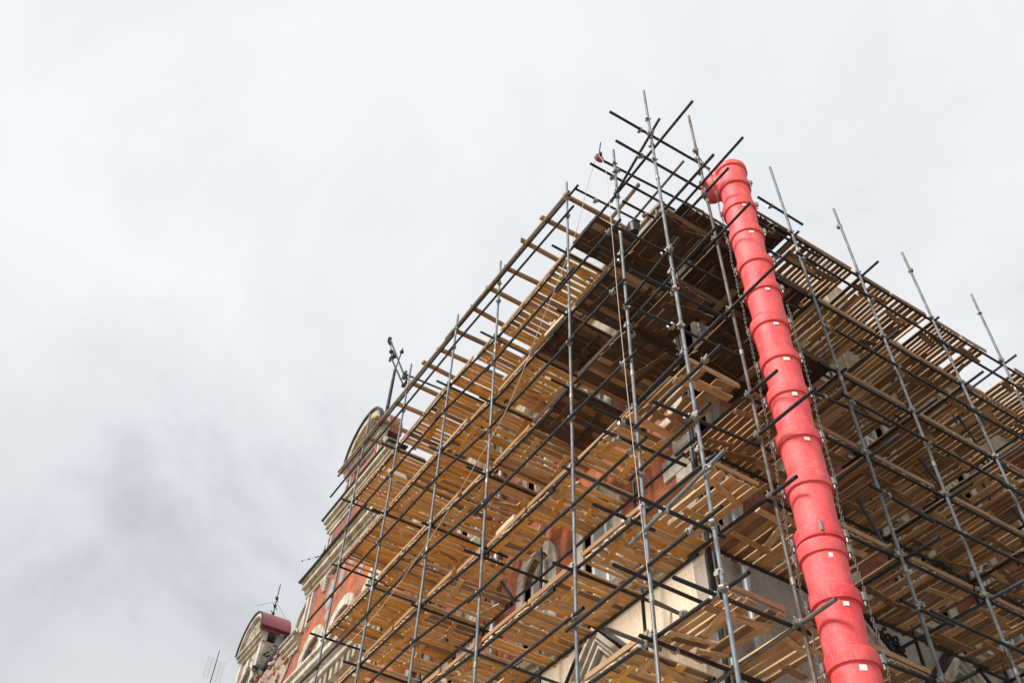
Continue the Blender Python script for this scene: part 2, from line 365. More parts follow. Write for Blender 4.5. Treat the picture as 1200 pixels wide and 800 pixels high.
# ---------------- corner house behind the scaffold
house = empty('corner_house', (XW, YW, 0), 'red brick corner house with cream stone bands behind the scaffold', 'house')
winL = [(10.85,.45,10.45,12.0,.45), (12.85,.45,10.45,12.0,.45), (15.75,.45,10.45,12.0,.45), (17.75,.45,10.45,12.0,.45)]
winR = [(10.75,.45,10.45,12.0,.45), (13.2,.45,10.45,12.0,.45), (15.6,.45,10.45,12.0,.45), (18.0,.45,10.45,12.0,.45), (20.4,.45,10.45,12.0,.45)]
LE, RE = 19.6, 24.0
for face, ws, u0, u1 in (('L', winL, YW+.40, LE), ('R', winR, XW, RE)):
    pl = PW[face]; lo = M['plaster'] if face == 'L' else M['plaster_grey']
    pw = [(u, .42, 6.3, 8.75, 0) for (u, *_r) in ws]
    wall_with_windows(face, pl, u0, u1, 5.6, 9.93, pw, .40, 'plaster_wall', lo, house)
    MB().prism(face, pl, B(u0, u1, 0, 5.597), -.40, .0).build('ground_storey_wall', M['plaster_grey'], house)
    for (u, *_r) in ws: pediment_window(face, pl, u, house, lo)
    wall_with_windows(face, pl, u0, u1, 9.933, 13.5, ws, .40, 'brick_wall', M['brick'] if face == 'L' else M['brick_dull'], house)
    up_ws = [(w[0], .40, 13.95, 15.05, .3) for w in ws]
    wall_with_windows(face, pl, u0, u1, 13.503, 15.55, up_ws, .40, 'brick_wall', M['brick_dull'], house)
    for w in ws: window(face, pl, w, house, M['white_stone'])
    for w in up_ws: window(face, pl, w, house, M['white_stone'], sw=.2)
    MB().prism(face, pl, B(u0, u1, 15.553, 17.35), -.40, .03).build('entablature', M['stone'], house)
    e0 = (YW if face == 'L' else XW)
    cornice(face, pl, e0-(.16 if face == 'L' else -.01), u1, 13.44, [(.09,.10), (.09,.16), (.07,.10)], 'string_course', M['stone'], house)
    cornice(face, pl, e0-(.20 if face == 'L' else -.01), u1, 9.93, [(.12,.10), (.12,.20), (.10,.14)], 'string_course', M['stone'], house)
    cornice(face, pl, e0-(.5 if face == 'L' else -.01), u1, 17.35, [(.14,.12), (.14,.26), (.16,.44), (.10,.5)], 'eaves_cornice', M['stone'], house)
    # frieze panels and stones of the entablature
    u = u0+.15
    while u < u1-1.2:
        w = random.uniform(.75, 1.15); MB().prism(face, pl, B(u, u+w-.03, 15.7, 16.25), 0, .075).build('frieze_stone', M['white_stone'] if random.random() < .4 else M['stone'], house)
        MB().prism(face, pl, B(u, u+w-.03, 16.30, 16.95), 0, .055).build('frieze_stone', M['stone'], house); u += w
    # quoins
    z = 10.3; k = 0
    while z < 15.4:
        w = .78 if k % 2 else .48
        if z+.44 < 13.43 or z > 13.7:
            q0 = (YW-.045 if face == 'L' else XW+.004)
            MB().prism(face, pl, B(q0, (YW if face == 'L' else XW)+w, z, z+.41), -.3, .045).build('quoin', M['white_stone'], house)
        z += .43; k += 1
# drainpipes
for x, y in ((XW-.13, 14.25), (8.75, YW-.13), (14.6, YW-.13)):
    p = MB().tube((x, y, 0.1), (x, y, 17.3), .065, 14).build('drainpipe', M['pipe'], house)
    for z in (8.2, 9.7, 11.4, 12.9, 14.8): MB().tube((x, y, z), (x, y, z+.06), .085, 14).build('pipe_collar', M['pipe'], p)
# roof
rf = MB(); e = .45; zr = 17.92
rf.add([(XW-e, YW-e, zr), (RE, YW-e, zr), (RE, YW+6, zr+4.2), (XW+6, YW+6, zr+4.2), (XW+6, LE, zr+4.2), (XW-e, LE, zr)], [(0,1,2,3), (0,3,4,5)])
rf.build('roof', M['slate'], house)
# small attic gable on the chute side
MB().prism('R', YW, B(13.5, 14.3, 17.9, 20.1), -.7, -.1).build('chimney', M['stone'], house)
# cast ornament on the beige wall
om = MB(); ou, oz = 11.67, 9.45
for k in range(9):
    a0 = 2*math.pi*k/9; rr = .16+.05*(k % 3)
    c = Vector((ou+.24*math.cos(a0)*1.2, YW-.05, oz+.17*math.sin(a0)))
    pts = [c+Vector((rr*.5*(1-i/11)*math.cos(a0+i*.75), -.03*(i % 2), rr*.5*(1-i/11)*math.sin(a0+i*.75))) for i in range(11)]
    om.poly(pts, 6, .022)
om.box((ou, YW-.02, oz), (.5, .05, .16))
om.build('cast_ornament', M['iron'], house)

# ---------------- gabled house further along
GC = 23.8
gh = empty('gabled_house', (XW, GC, 0), 'tall red brick house with curved volute gable and crumbling cream stone', 'house')
gl = 'L'; gp = XW
g0, g1 = LE+.004, 29.2
bigw = [(23.35,.62,14.95+.55,16.15,.62), (25.45,.62,15.5,16.15,.62)]
wall_with_windows(gl, gp, g0, g1, 0, 17.2, [(GC-2.4,.5,15.6,16.1,.5)]+bigw, .45, 'brick_wall', M['brick'], gh)
for w in bigw: window(gl, gp, w, gh, M['white_stone'], key=False, sw=.34)
window(gl, gp, (GC-2.4,.5,15.6,16.1,.5), gh, M['white_stone'])
# dentilled string cornice
cornice(gl, gp, g0, 27.4, 14.45, [(.12,.10), (.22,.30), (.10,.40), (.22,.52), (.10,.60)], 'string_course', M['white_stone'], gh)
u = g0+.1
while u < 27.2:
    MB().prism(gl, gp, [(u,14.12), (u+.17,14.12), (u+.17,14.445), (u,14.445)], -.02, .26).build('dentil', M['stone'], gh); u += .36
MB().prism(gl, gp, B(g0, 27.4, 13.7, 14.1), -.02, .05).build('frieze', M['stone'], gh)
# rubble patch beside the gable foot
MB().prism(gl, gp, [(27.3,14.2), (29.195,14.2), (29.195,17.7), (27.95,17.7), (27.95,17.0), (27.2,17.0), (27.35,16.6), (27.8,16.2), (27.4,15.7), (27.6,15.0)], -.3, .06).build('rubble_patch', M['rubble'], gh)
bkm = {}
for nm in ('rubble', 'brick', 'stone'):
    o = MB().box((0,0,0), (.12,.25,.075)).build('brick', M[nm]); bkm[nm] = o.data; bpy.data.objects.remove(o)
for k in range(90):
    u, z = random.uniform(27.3, 31.1), random.uniform(14.6, 17.75)
    o = bpy.data.objects.new('brick', bkm[random.choice(('rubble', 'brick', 'stone'))]); COL.objects.link(o); o.parent = gh
    o.location = Vector((gp-.06-random.uniform(0,.03), u, z))-world_loc(gh); o.rotation_euler = (random.uniform(-.25,.25), random.uniform(-.2,.2), random.uniform(-.3,.3))
    o.scale = (1, random.uniform(.5,1.2), random.uniform(.8,1.7))
# eaves each side
cornice(gl, gp, GC+2.9, 27.9, 17.0, [(.16,.08), (.14,.16), (.16,.26), (.08,.32)], 'eaves_cornice', M['stone'], gh)
cornice(gl, gp, g0, GC-2.9, 16.95, [(.16,.10), (.16,.20), (.18,.34), (.10,.42)], 'eaves_cornice', M['stone'], gh)
# stages
def stage(hw, z0, z1, wins, material, depth=.55):
    wall_with_windows(gl, gp, GC-hw, GC+hw, z0, z1, wins, depth, 'gable_wall', material, gh)
def volute(sg, hw, z0, w, h):
    pts = [(hw, z0)]; n = 14
    for i in range(n+1):
        t_ = i/n; uu = hw+w*(1-t_)**1.0*(1.0) ; zz = z0+h*(t_**1.9)
        uu = hw+w*(1-t_)+.10*w*math.sin(t_*math.pi*3)
        pts.append((uu, zz))
    pts.append((hw, z0+h))
    pl = [(GC+sg*a, b) for a, b in pts]
    MB().prism(gl, gp, pl, -.45, -.02).build('volute', M['stone'], gh)
    MB().prism(gl, gp, [(GC+sg*(a*1.0+.0), b) for a, b in pts[1:-1]]+[(GC+sg*(a+.09), b+.07) for a, b in reversed(pts[1:-1])], -.5, .06).build('volute_coping', M['plaster_grey'], gh)
    c = (gp, GC+sg*(hw+w*.36), z0+h*.2)
    sp = MB(); pp = [Vector((gp-.03, c[1]+sg*(.26*(1-i/22))*math.cos(i*.6), c[2]+.26*(1-i/22)*math.sin(i*.6))) for i in range(20)]
    sp.poly(pp, 6, .035); sp.build('scroll', M['white_stone'], gh)
for sg in (-1, 1):
    volute(sg, 3.0, 17.55, 1.75, 1.25); volute(sg, 2.3, 19.6, .75, 1.0); volute(sg, 1.25, 21.75, .75, 1.05)
stage(3.0, 17.2, 18.95, [], M['brick'])
wb = [(23.0,.33,18.0+1.6,19.75,.33), (24.55,.33,19.6,19.75,.33)]
cornice(gl, gp, GC-3.2, GC+3.2, 18.92, [(.14,.08), (.14,.16), (.20,.28), (.07,.34)], 'gable_cornice', M['stone'], gh)
stage(2.3, 19.47, 21.15, [(22.75,.36,19.5,19.55,.45), (24.35,.36,19.5,19.55,.45)], M['brick_dull'])
for w in ((22.75,.36,19.48,19.55,.45), (24.35,.36,19.48,19.55,.45)):
    o = arch_pts(w[0], w[1]+.2, w[3], w[4]+.2); i = arch_pts(w[0], w[1], w[3], w[4]); mb = MB()
    for k in range(len(o)-1): mb.prism(gl, gp, [o[k], o[k+1], i[k+1], i[k]], -.3, .1)
    mb.build('arch_surround', M['white_stone'], gh)
    MB().prism(gl, gp, arch_pts(*w[:2], w[3], w[4]), -.5, -.45).build('arch_opening', M['darkvoid'], gh)
MB().prism(gl, gp, B(GC-2.28, GC+2.28, 20.98, 21.14), -.02, .05).build('gable_frieze', M['stone'], gh)
cornice(gl, gp, GC-2.45, GC+2.5, 21.15, [(.16,.08), (.16,.16), (.18,.26)], 'gable_cornice', M['stone'], gh)
MB().prism(gl, gp, B(GC-2.55, GC+2.62, 21.653, 21.70), -.4, .32).build('flashing', M['tin'], gh)
MB().prism(gl, gp, B(GC-3.25, GC+3.3, 19.473, 19.51), -.4, .42).build('flashing', M['tin'], gh)
stage(1.25, 21.70, 22.75, [], M['stone'])
MB().prism(gl, gp, B(GC-.78, GC+.62, 21.85, 22.55), -.05, .03).build('pink_panel', M['pink'], gh)
for a in (-1.12, -.92, .78, 1.02): MB().prism(gl, gp, B(GC+a, GC+a+.1, 21.72, 22.70), -.05, .09).build('pilaster_strip', M['pink'] if a in (-.92, .78) else M['white_stone'], gh)
for a in (-2.2, -1.95, 1.75, 2.05): MB().prism(gl, gp, B(GC+a, GC+a+.13, 19.52, 20.70), -.05, .09).build('pilaster_strip', M['white_stone'], gh)
for a in (-2.9, -2.6, 2.45, 2.8): MB().prism(gl, gp, B(GC+a, GC+a+.13, 17.55, 18.83), -.05, .09).build('pilaster_strip', M['white_stone'], gh)
for a in (1.3, -1.6): 
    mb = MB()
    for k in range(5): mb.prism(gl, gp, B(GC+a+k*.04, GC+a+.5-k*.04, 18.72-k*.09, 18.82-k*.09), -.02, .14-k*.015)
    mb.build('console', M['white_stone'], gh)
# grey patches where the render fell off
for (a, z, w, h) in ((1.0,17.3,.5,1.3), (.2,17.7,.4,1.0), (-.6,18.2,.7,.5), (.9,16.95,.3,.4), (-1.3,17.4,.4,.6)):
    pts = [(GC+a+w*math.cos(k)*random.uniform(.35,.6), z+h/2+h*math.sin(k)*random.uniform(.4,.6)) for k in [i*2*math.pi/11 for i in range(11)]]
    MB().prism(gl, gp, pts, -.02, .012).build('bare_mortar_patch', M['grey_plaster'], gh)
# segmental pediment with hollow tympanum
cornice(gl, gp, GC-1.4, GC+1.5, 22.75, [(.14,.10), (.14,.22), (.12,.34)], 'pediment_cornice', M['stone'], gh)
def seg(hw, z0, rise, n=18): return [(GC+.05-hw*math.cos(math.pi*i/n), z0+rise*math.sin(math.pi*i/n)**.85) for i in range(n+1)]
MB().prism(gl, gp, seg(1.40, 23.15, 1.50), -.58, -.105).build('pediment_block', M['brick_dull'], gh)
o, i2 = seg(1.42, 23.15, 1.52), seg(1.12, 23.15, 1.22); mb = MB()
for k in range(len(o)-1): mb.prism(gl, gp, [o[k], o[k+1], i2[k+1], i2[k]], -.1, .25)
mb.build('pediment_arch', M['stone'], gh)
o, i2 = seg(1.50, 23.13, 1.60), seg(1.425, 23.13, 1.525); mb = MB()
for k in range(len(o)-1): mb.prism(gl, gp, [o[k], o[k+1], i2[k+1], i2[k]], .19, .32)
mb.build('flashing', M['tin'], gh)
mb = MB()
for k, (a, z, r_) in enumerate(((0,23.55,.30), (-.45,23.4,.18), (.5,23.4,.18), (0,24.05,.16), (-.25,23.95,.12), (.28,23.95,.12))):
    mb.poly([Vector((gp+.0, GC+.05+a+r_*math.cos(j*.55)*(1-j/26), z+r_*math.sin(j*.55)*(1-j/26))) for j in range(24)], 6, .045)
mb.build('carved_relief', M['stone'], gh)
# roof of the gabled house
MB().add([(XW+.1, g0, 17.6), (XW+.1, 29.2, 17.75), (XW+6, 29.2, 21.2), (XW+6, g0, 21.2)], [(0,1,2,3)]).build('roof', M['slate'], gh)
MB().prism(gl, gp, [(GC-3, 17.3), (GC+3, 17.3), (GC+2.2, 20.9), (GC-2.2, 20.9)], -3.2, -.55).build('attic_body', M['brick_dull'], gh)

# iron finial on the gable
fin = empty('iron_finial', (8.64, 23.8, 24.3), 'black wrought iron finial with scrolled arms on a mast above the gable', 'finial')
MB().tube((8.64,23.81,24.3), (8.64,23.70,27.4), .075, 10, .055).build('mast', M['dsteel'], fin)
F = lambda y, z, dx=0: Vector((8.64+dx, y, z))
mb = MB(); mb.tube(F(23.7,27.3), F(23.27,28.2), .025, 8); mb.tube(F(23.32,28.0), F(23.30,28.1), .085, 10, .06); mb.build('spike', M['iron'], fin)
for a, b_ in (((24.97,30.33), (22.26,25.46)), ((24.35,28.6), (22.53,25.52))):
    mb = MB().tube(F(*a), F(*b_), .035, 8)
    for (y, z), sg in ((a, 1), (b_, -1)):
        mb.poly([F(y+sg*(.12-.12*math.cos(j*.6))*(1-j/20), z+sg*.14*math.sin(j*.6)*(1-j/20)) for j in range(15)], 6, .03)
        mb.rev(F(y, z), [(0,-.09), (.07,-.05), (.09,0), (.07,.05), (0,.09)], 10)
    mb.build('arm', M['iron'], fin)
mb = MB().tube(F(24.97,30.33), F(24.49,29.1), .022, 8).tube(F(24.49,29.1), F(24.32,28.56), .022, 8).tube(F(22.26,25.46), F(22.53,25.52), .022, 8)
for y, z in ((24.8,29.9), (24.49,29.1), (24.0,28.4), (22.5,25.9)): mb.rev(F(y, z), [(0,-.09), (.08,-.05), (.1,0), (.08,.05), (0,.09)], 10)
for y, z in ((24.15,28.5), (22.6,26.1)):
    mb.poly([F(y+.2*math.cos(j*.6)*(1-j/24), z+.25*math.sin(j*.6)*(1-j/24)) for j in range(20)], 6, .025)
mb.build('scroll', M['iron'], fin)

# ---------------- far house with the red barrel dormer
DC = 32.15
DZ = .02
dh = empty('dormer_house', (XW, DC, 0), 'far house with cream arched dormer under a dark red barrel roof', 'house')
wall_with_windows('L', gp, 29.204, 31.2, 0, 17.7, [], .45, 'rubble_wall', M['rubble'], dh)
wall_with_windows('L', gp, 31.204, 46, 0, 17.2, [], .45, 'brick_wall', M['brick_dull'], dh)
cornice('L', gp, 31.2, 46, 16.7, [(.16,.10), (.16,.22), (.16,.34)], 'eaves_cornice', M['stone'], dh)
MB().add([(XW+.15, 29.21, 17.7), (XW+.15, 46, 17.42), (XW+6, 46, 21.0), (XW+6, 29.21, 21.0)], [(0,1,2,3)]).build('roof', M['slate'], dh)
def dseg(hw, z0, rise, n=16):
    z0 += DZ; return [(DC-hw*math.cos(math.pi*i/n), z0+rise*math.sin(math.pi*i/n)) for i in range(n+1)]
wall_with_windows('L', gp, DC-1.15, DC+1.15, 17.3, 19.35, [(DC,.5,17.5,18.3,.5)], .4, 'dormer_front', M['stone'], dh)
window('L', gp, (DC,.5,17.5,18.3,.5), dh, M['white_stone'], sw=.2)
MB().prism('L', gp, B(DC-1.14, DC+1.14, 17.3, 19.72), -.8, -.403).build('dormer_body', M['grey_plaster'], dh)
MB().prism('L', gp, dseg(1.20, 19.69, 1.13, 24), -.8, -.31).build('dormer_back', M['grey_plaster'], dh)
for a in (-1.12, .86): MB().prism('L', gp, B(DC+a, DC+a+.26, 17.3, 19.33), -.02, .10).build('pilaster_strip', M['white_stone'], dh)
cornice('L', gp, DC-1.2, DC+1.2, 19.35, [(.14,.10), (.12,.20), (.10,.28)], 'dormer_cornice', M['stone'], dh)
MB().prism('L', gp, dseg(1.045, 19.71, .98), -.3, .12).build('tympanum', M['stone'], dh)
mb = MB()
for a, z, r_ in ((0,20.15,.28), (-.5,20.0,.18), (.5,20.0,.18)):
    mb.poly([Vector((gp-.14, DC+a+r_*math.cos(j*.55)*(1-j/26), z+r_*math.sin(j*.55)*(1-j/26))) for j in range(24)], 6, .04)
mb.build('carved_relief', M['plaster_grey'], dh)
o, i2 = dseg(1.20, 19.71, 1.14), dseg(1.05, 19.71, .99); mb = MB()
for k in range(len(o)-1): mb.prism('L', gp, [o[k], o[k+1], i2[k+1], i2[k]], -.1, .26)
mb.build('dormer_arch', M['white_stone'], dh)
o, i2 = dseg(1.255, 19.69, 1.195, 32), dseg(1.205, 19.69, 1.145, 32)
mb = MB(); mbf = MB()
for k in range(len(o)-1):
    mb.prism('L', gp, [o[k], o[k+1], i2[k+1], i2[k]], -.85, .26); mbf.prism('L', gp, [o[k], o[k+1], i2[k+1], i2[k]], .262, .32)
mb.build('barrel_roof', M['redroof'], dh, smooth=True); mbf.build('flashing', M['tin'], dh)
# broken dark gutter
mb = MB(); mb.tube((XW-.05, 28.2, 17.98), (XW-.03, 31.2, 17.84), .11, 10); mb.box((XW+.12, 29.6, 18.02), (.2, 2.9, .05))
for k in range(14): mb.box((XW+random.uniform(-.1,.25), 28.5+k*.19, 18.08+random.uniform(-.06,.16)), (.28, .26, .05), Quaternion((1, random.uniform(-.5,.5), random.uniform(-.6,.6), random.uniform(-.9,.9))).normalized())
mb.build('broken_gutter', M['tin'], dh)

def antenna(x, y, z0, z1, kind, label):
    a = empty('roof_antenna', (x, y, z0), label, 'antenna', None)
    MB().tube((x, y, z0), (x-.0, y, z1), .03, 8, .02).build('mast', M['iron'], a)
    if kind == 'yagi':
        for k in range(5):
            z = z1-(z1-z0)*(.25+.13*k); w = .25+.06*k
            MB().tube((x-w*.5, y-w*.5, z), (x+w*.5, y+w*.5, z-.05), .016, 6).build('element', M['iron'], a)
            MB().box((x, y, z), (.10, .10, .09)).build('clamp', M['iron'], a)
        for sg in (-1, 1): MB().tube((x, y, z1-.85), (x+sg*.85, y+sg*.3, z1-1.5), .006, 5).build('guy_wire', M['iron'], a)
    else:
        g_ = MB()
        for k in range(9): g_.tube((x-.45, y-.1, z1-.5-k*.12), (x+.45, y+.1, z1-.5-k*.12), .006, 5)
        for k in (-1, -.5, 0, .5, 1): g_.tube((x+k*.45, y+k*.1, z1-.45), (x+k*.45, y+k*.1, z1-1.5), .006, 5)
        g_.build('grid', M['pipe'], a)
antenna(9.42, 35.1, 21.6, 24.4, 'yagi', 'thin dark roof antenna standing behind the red barrel dormer')
antenna(9.42, 43.0, 20.0, 25.0, 'grid', 'antenna mast with a pale wire grid beyond the dormer')
ya = empty('roof_antenna', (9.75, 31.4, 20.0), 'horizontal bar antenna sticking out beside the brick gable', 'antenna')
MB().tube((9.75,31.39,20.0), (9.75,31.39,23.9), .03, 8).build('mast', M['iron'], ya)
MB().tube((9.75,31.39,23.84), (9.75,33.85,25.01), .007, 6).build('boom', M['iron'], ya)
for k in (1.0, .62, .25, .14): MB().box((9.75, 31.39+2.46*k, 23.84+1.17*k), (.05, .05, .05)).build('element', M['iron'], ya)

# ================================================================ SCAFFOLD
LV = [7.56, 9.40, 11.24, 13.06, 14.98, 16.92]
T = .0265
sc_ = empty('scaffold', (6.5, 6.4, 0), 'tall tube scaffold of grey standards and dark ledgers wrapping the corner house', 'scaffold')
def tube(name, a, b, material='dsteel', r=T, parent=sc_): return MB().tube(a, b, r, 12, hollow=True).build(name, M[material], parent)
# coupler: two clamp bands crossing at right angles with bolts
cb = MB(); cb.tube((0,0,-.035), (0,0,.035), .037, 10).tube((-.035,.06,0), (.035,.06,0), .037, 10).box((.0,.03,0), (.05,.06,.06)).tube((.03,.0,.0), (.075,.03,.0), .012, 6).tube((.045,-.02,0), (.045,.02,0), .018, 6).tube((0,.06,.03), (.0,.075,.075), .012, 6).box((-.05,0,.01), (.03,.03,.03))
_c = cb.build('coupler', M['coupler']); CM = _c.data; bpy.data.objects.remove(_c)
def coupler(parent, p, rz=0):
    o = bpy.data.objects.new('coupler', CM); COL.objects.link(o); o.parent = parent; o.location = Vector(p)-world_loc(parent)
    o.rotation_euler = (random.uniform(-.1,.1), 0, rz+random.uniform(-.25,.25)); o.scale = (.88,.88,.95); return o
# standards: plan at the top, plan low, heights
def standard(x0, y0, zt, x1, y1, zl, material='galv', zb=0.0):
    """(x0,y0) at height zt, (x1,y1) at height zl; carried on to zb"""
    k = (zb-zt)/(zl-zt); xb, yb = x0+(x1-x0)*k, y0+(y1-y0)*k
    s = tube('standard', (xb, yb, zb), (x0, y0, zt), material)
    def at(z): k = (z-zt)/(zl-zt); return Vector((x0+(x1-x0)*k, y0+(y1-y0)*k, z))
    # spigot joints between the spliced lengths
    z = zt-random.uniform(2.6, 3.6)
    while z > 4:
        MB().tube(at(z-.05), at(z+.05), .034, 12).build('joint_sleeve', M['coupler'], s); z -= random.uniform(3.4, 4.2)
    return s, at
PLT = [(6.5,6.42,19.19,6.5,6.35,6.45), (6.5,7.51,18.43,6.5,7.57,6.97), (6.5,9.17,19.42,6.5,9.14,7.66), (6.5,11.95,19.62,6.5,11.87,8.86), (6.36,13.70,19.26,6.36,13.94,9.72), (6.37,16.30,19.79,6.37,16.49,10.85), (6.37,18.82,19.95,6.37,18.96,11.93)]
PRT = [(7.66,6.4,19.29,7.70,6.4,6.84), (9.89,6.4,19.31,10.02,6.4,7.56), (11.74,6.4,19.24,11.72,6.4,8.10), (13.87,6.4,19.22,13.84,6.4,12.63), (16.24,6.4,19.33,15.97,6.4,15.63), (18.5,6.4,19.3,18.5,6.4,12.0)]
SL = [standard(*p, material='galv') for p in PLT]
SR = [standard(*p, material='rsteel' if i == 0 else 'galv') for i, p in enumerate(PRT)]
SI = []
for i, (s, at) in enumerate(SL[1:]):
    y = at(12).y+.12; SI.append(standard(7.79, y, 17.6, 7.79, y, 5, 'dsteel'))
for i, (s, at) in enumerate(SR):
    x = at(12).x+.12; SI.append(standard(x, 7.79, 17.6, x, 7.79, 5, 'dsteel'))
SI.append(standard(7.80, 7.86, 17.9, 7.80, 7.86, 5, 'galv'))
def lx(y): return 6.56 if y < 11.9 else 6.56-.14*min(1, (y-11.9)/1.95)
# left ledgers (run from the measured overshoot past the corner to the last standard)
ledL = {0: (6.01,7.55), 1: (6.16,9.36), 2: (5.65,11.46), 3: (5.42,13.28), 4: (5.15,14.98), 5: (5.32,17.06)}
for i, z in enumerate(LV):
    y0, z0 = ledL[i]
    tube('ledger', (6.56, y0, z0), (6.56, 9.9, z+.01))
    tube('ledger', (6.56, 9.75, z-.045), (lx(11.9), 11.95, z-.01))
    tube('ledger', (6.56, 11.8, z+.0), (lx(13.9), 13.95, z+.0))
    tube('ledger', (lx(13.85)-.0, 13.75, z-.03), (6.43, 19.3+random.uniform(-.15,.25), z))
    tube('ledger', (7.73, 7.95, z-.01), (7.73, 13.1, z-.0)); tube('ledger', (7.735, 12.9, z-.05), (7.73, 19.2, z-.0))
    for s, at in SL: coupler(s, at(z if s != SL[0][0] else z+.16), 0)
# left guard rails
for i, z in enumerate(LV[:5]):
    gz = z+1.0
    for j in range(2, 6):
        a, b_ = SL[j][1](gz+.02), SL[j+1][1](gz)
        e0, e1 = .25, .3
        if j == 5: e1 = random.uniform(.9, 1.5)
        d = (b_-a).normalized()
        tube('guard_rail', a-d*e0+Vector((-.055,0,random.uniform(-.04,.04))), b_+d*e1+Vector((-.055,0,random.uniform(-.03,.03)))); 
    for s, at in SL[2:]: coupler(s, at(gz)+Vector((-.03,0,0)), math.pi)
# lower rail tails left of the last standard
for z0 in (12.2, 10.4): tube('guard_rail', (6.32, 18.7, z0), (6.32, 20.8, z0+.05))
# corner guard rails and odd tubes along the long face
for a, b_, mt in [((6.44,6.06,17.45),(6.44,7.65,16.66),'dsteel'), ((6.44,6.07,13.68),(6.44,7.51,13.46),'dsteel'), ((6.44,7.46,14.10),(6.44,9.4,14.1),'dsteel'), ((6.44,7.42,15.82),(6.44,9.5,15.86),'dsteel'),
                  ((6.44,5.66,10.80),(6.44,7.55,10.78),'dsteel'), ((6.44,6.03,10.04),(6.44,7.74,9.96),'dsteel'), ((6.43,5.91,9.16),(6.43,7.81,8.93),'galv'), ((6.44,6.13,8.46),(6.44,9.3,8.42),'dsteel'),
                  ((6.44,7.3,12.2),(6.44,9.4,12.22),'dsteel'), ((6.44,7.3,10.42),(6.44,9.4,10.4),'dsteel')]:
    o = tube('guard_rail', a, b_, mt); coupler(o, Vector(a).lerp(Vector(b_), .18), math.pi)
# tubes crossing the corner along the chute face
for a, b_, mt in [((5.59,6.46,17.46),(8.0,6.46,17.62),'dsteel'), ((5.67,6.46,16.48),(7.62,6.46,16.58),'dsteel'), ((5.46,6.46,13.68),(8.9,6.46,13.95),'dsteel'), ((5.71,6.47,12.76),(8.6,6.47,12.95),'dsteel'),
                  ((5.77,6.46,11.86),(7.9,6.46,12.08),'dsteel'), ((5.87,6.46,10.1),(7.9,6.46,10.28),'dsteel'), ((5.51,6.46,8.38),(6.75,6.46,8.36),'dsteel'), ((5.89,6.47,7.48),(7.9,6.47,7.50),'dsteel'),
                  ((9.26,6.46,17.70),(10.47,6.46,17.70),'dsteel'), ((8.9,6.46,16.62),(10.66,6.46,16.74),'dsteel'), ((8.89,6.46,15.78),(10.43,6.46,15.86),'dsteel'), ((8.85,6.46,12.12),(10.96,6.46,12.34),'dsteel'),
                  ((9.74,6.35,10.47),(11.01,6.35,10.36),'dsteel'), ((9.62,6.35,8.52),(10.59,6.35,8.50),'dsteel'), ((7.62,6.47,14.95),(9.9,6.47,14.98),'dsteel'), ((7.62,6.47,11.2),(9.9,6.47,11.24),'dsteel'), ((7.62,6.47,9.32),(9.9,6.47,9.4),'dsteel'), ((8.3,6.47,7.52),(10.1,6.47,7.56),'dsteel')]:
    o = tube('ledger', a, b_, mt); coupler(o, Vector(a).lerp(Vector(b_), .3), .5)
# cross tubes at the second standard, running in to the wall
for a, b_, mt in [((6.1,7.6,17.93),(8.9,7.6,18.28),'dsteel'), ((5.96,7.6,17.55),(8.06,7.6,17.67),'dsteel'), ((6.69,7.6,16.85),(7.45,7.6,16.90),'dsteel'), ((5.75,7.6,10.85),(6.7,7.6,10.9),'dsteel'), ((5.62,7.6,10.48),(7.4,7.6,10.58),'dsteel'),
                  ((5.97,7.6,8.32),(7.5,7.6,8.30),'dsteel'), ((6.3,7.6,7.48),(8.2,7.6,7.48),'dsteel'), ((5.72,7.62,9.14),(6.7,7.62,9.15),'dsteel'), ((6.0,7.6,14.9),(8.2,7.6,14.92),'dsteel'), ((6.1,7.6,12.98),(8.2,7.6,12.98),'dsteel'),
                  ((6.5,8.86,18.77),(8.58,8.86,18.96),'dsteel'), ((6.51,7.62,8.05),(6.95,7.62,8.02),'rsteel'), ((5.82,7.60,7.40),(6.6,7.60,7.40),'rsteel')]:
    o = tube('transom', a, b_, mt); coupler(o, Vector(a)+Vector((.55,0,0)), .2)
# transoms at the first standard of the chute face, poking out past the chute
for a, b_, mt in [((7.6,5.25,16.68),(7.6,7.4,16.65),'dsteel'), ((7.6,5.72,16.29),(7.6,7.2,16.32),'dsteel'), ((7.6,5.48,14.87),(7.6,8.0,14.82),'dsteel'), ((7.6,5.03,13.01),(7.6,7.9,12.98),'dsteel'), ((7.6,5.79,11.11),(7.6,8.0,11.16),'dsteel'),
                  ((7.6,5.28,10.33),(7.6,6.6,10.34),'dsteel'), ((7.6,5.79,7.49),(7.6,8.0,7.39),'rsteel'), ((7.6,5.9,9.3),(7.6,8.0,9.32),'dsteel'), ((7.55,6.67,17.80),(7.55,8.74,17.75),'rsteel')]:
    o = tube('transom', a, b_, mt); coupler(o, (7.62, 6.36, a[2]), 1.2)
# regular transoms
for j, (s, at) in enumerate(SL):
    if j < 2: continue
    for i, z in enumerate(LV):
        p = at(z-.055); ov = random.uniform(.12, .42)
        tube('transom', (p.x-ov, p.y+.055, p.z), (8.2, p.y+.055, p.z+random.uniform(-.02,.02)), 'blue' if (i+j) % 4 == 0 else 'dsteel')
for j, (s, at) in enumerate(SR):
    if j < 1: continue
    for i, z in enumerate(LV):
        p = at(z-.055); ov = random.choice((.12,.3,.45,.6))
        tube('transom', (p.x+.055, p.y-ov, p.z), (p.x+.055, 8.12, p.z+random.uniform(-.02,.02)), 'blue' if (i+j) % 3 == 0 else 'dsteel')
        coupler(s, at(z), 1.57)
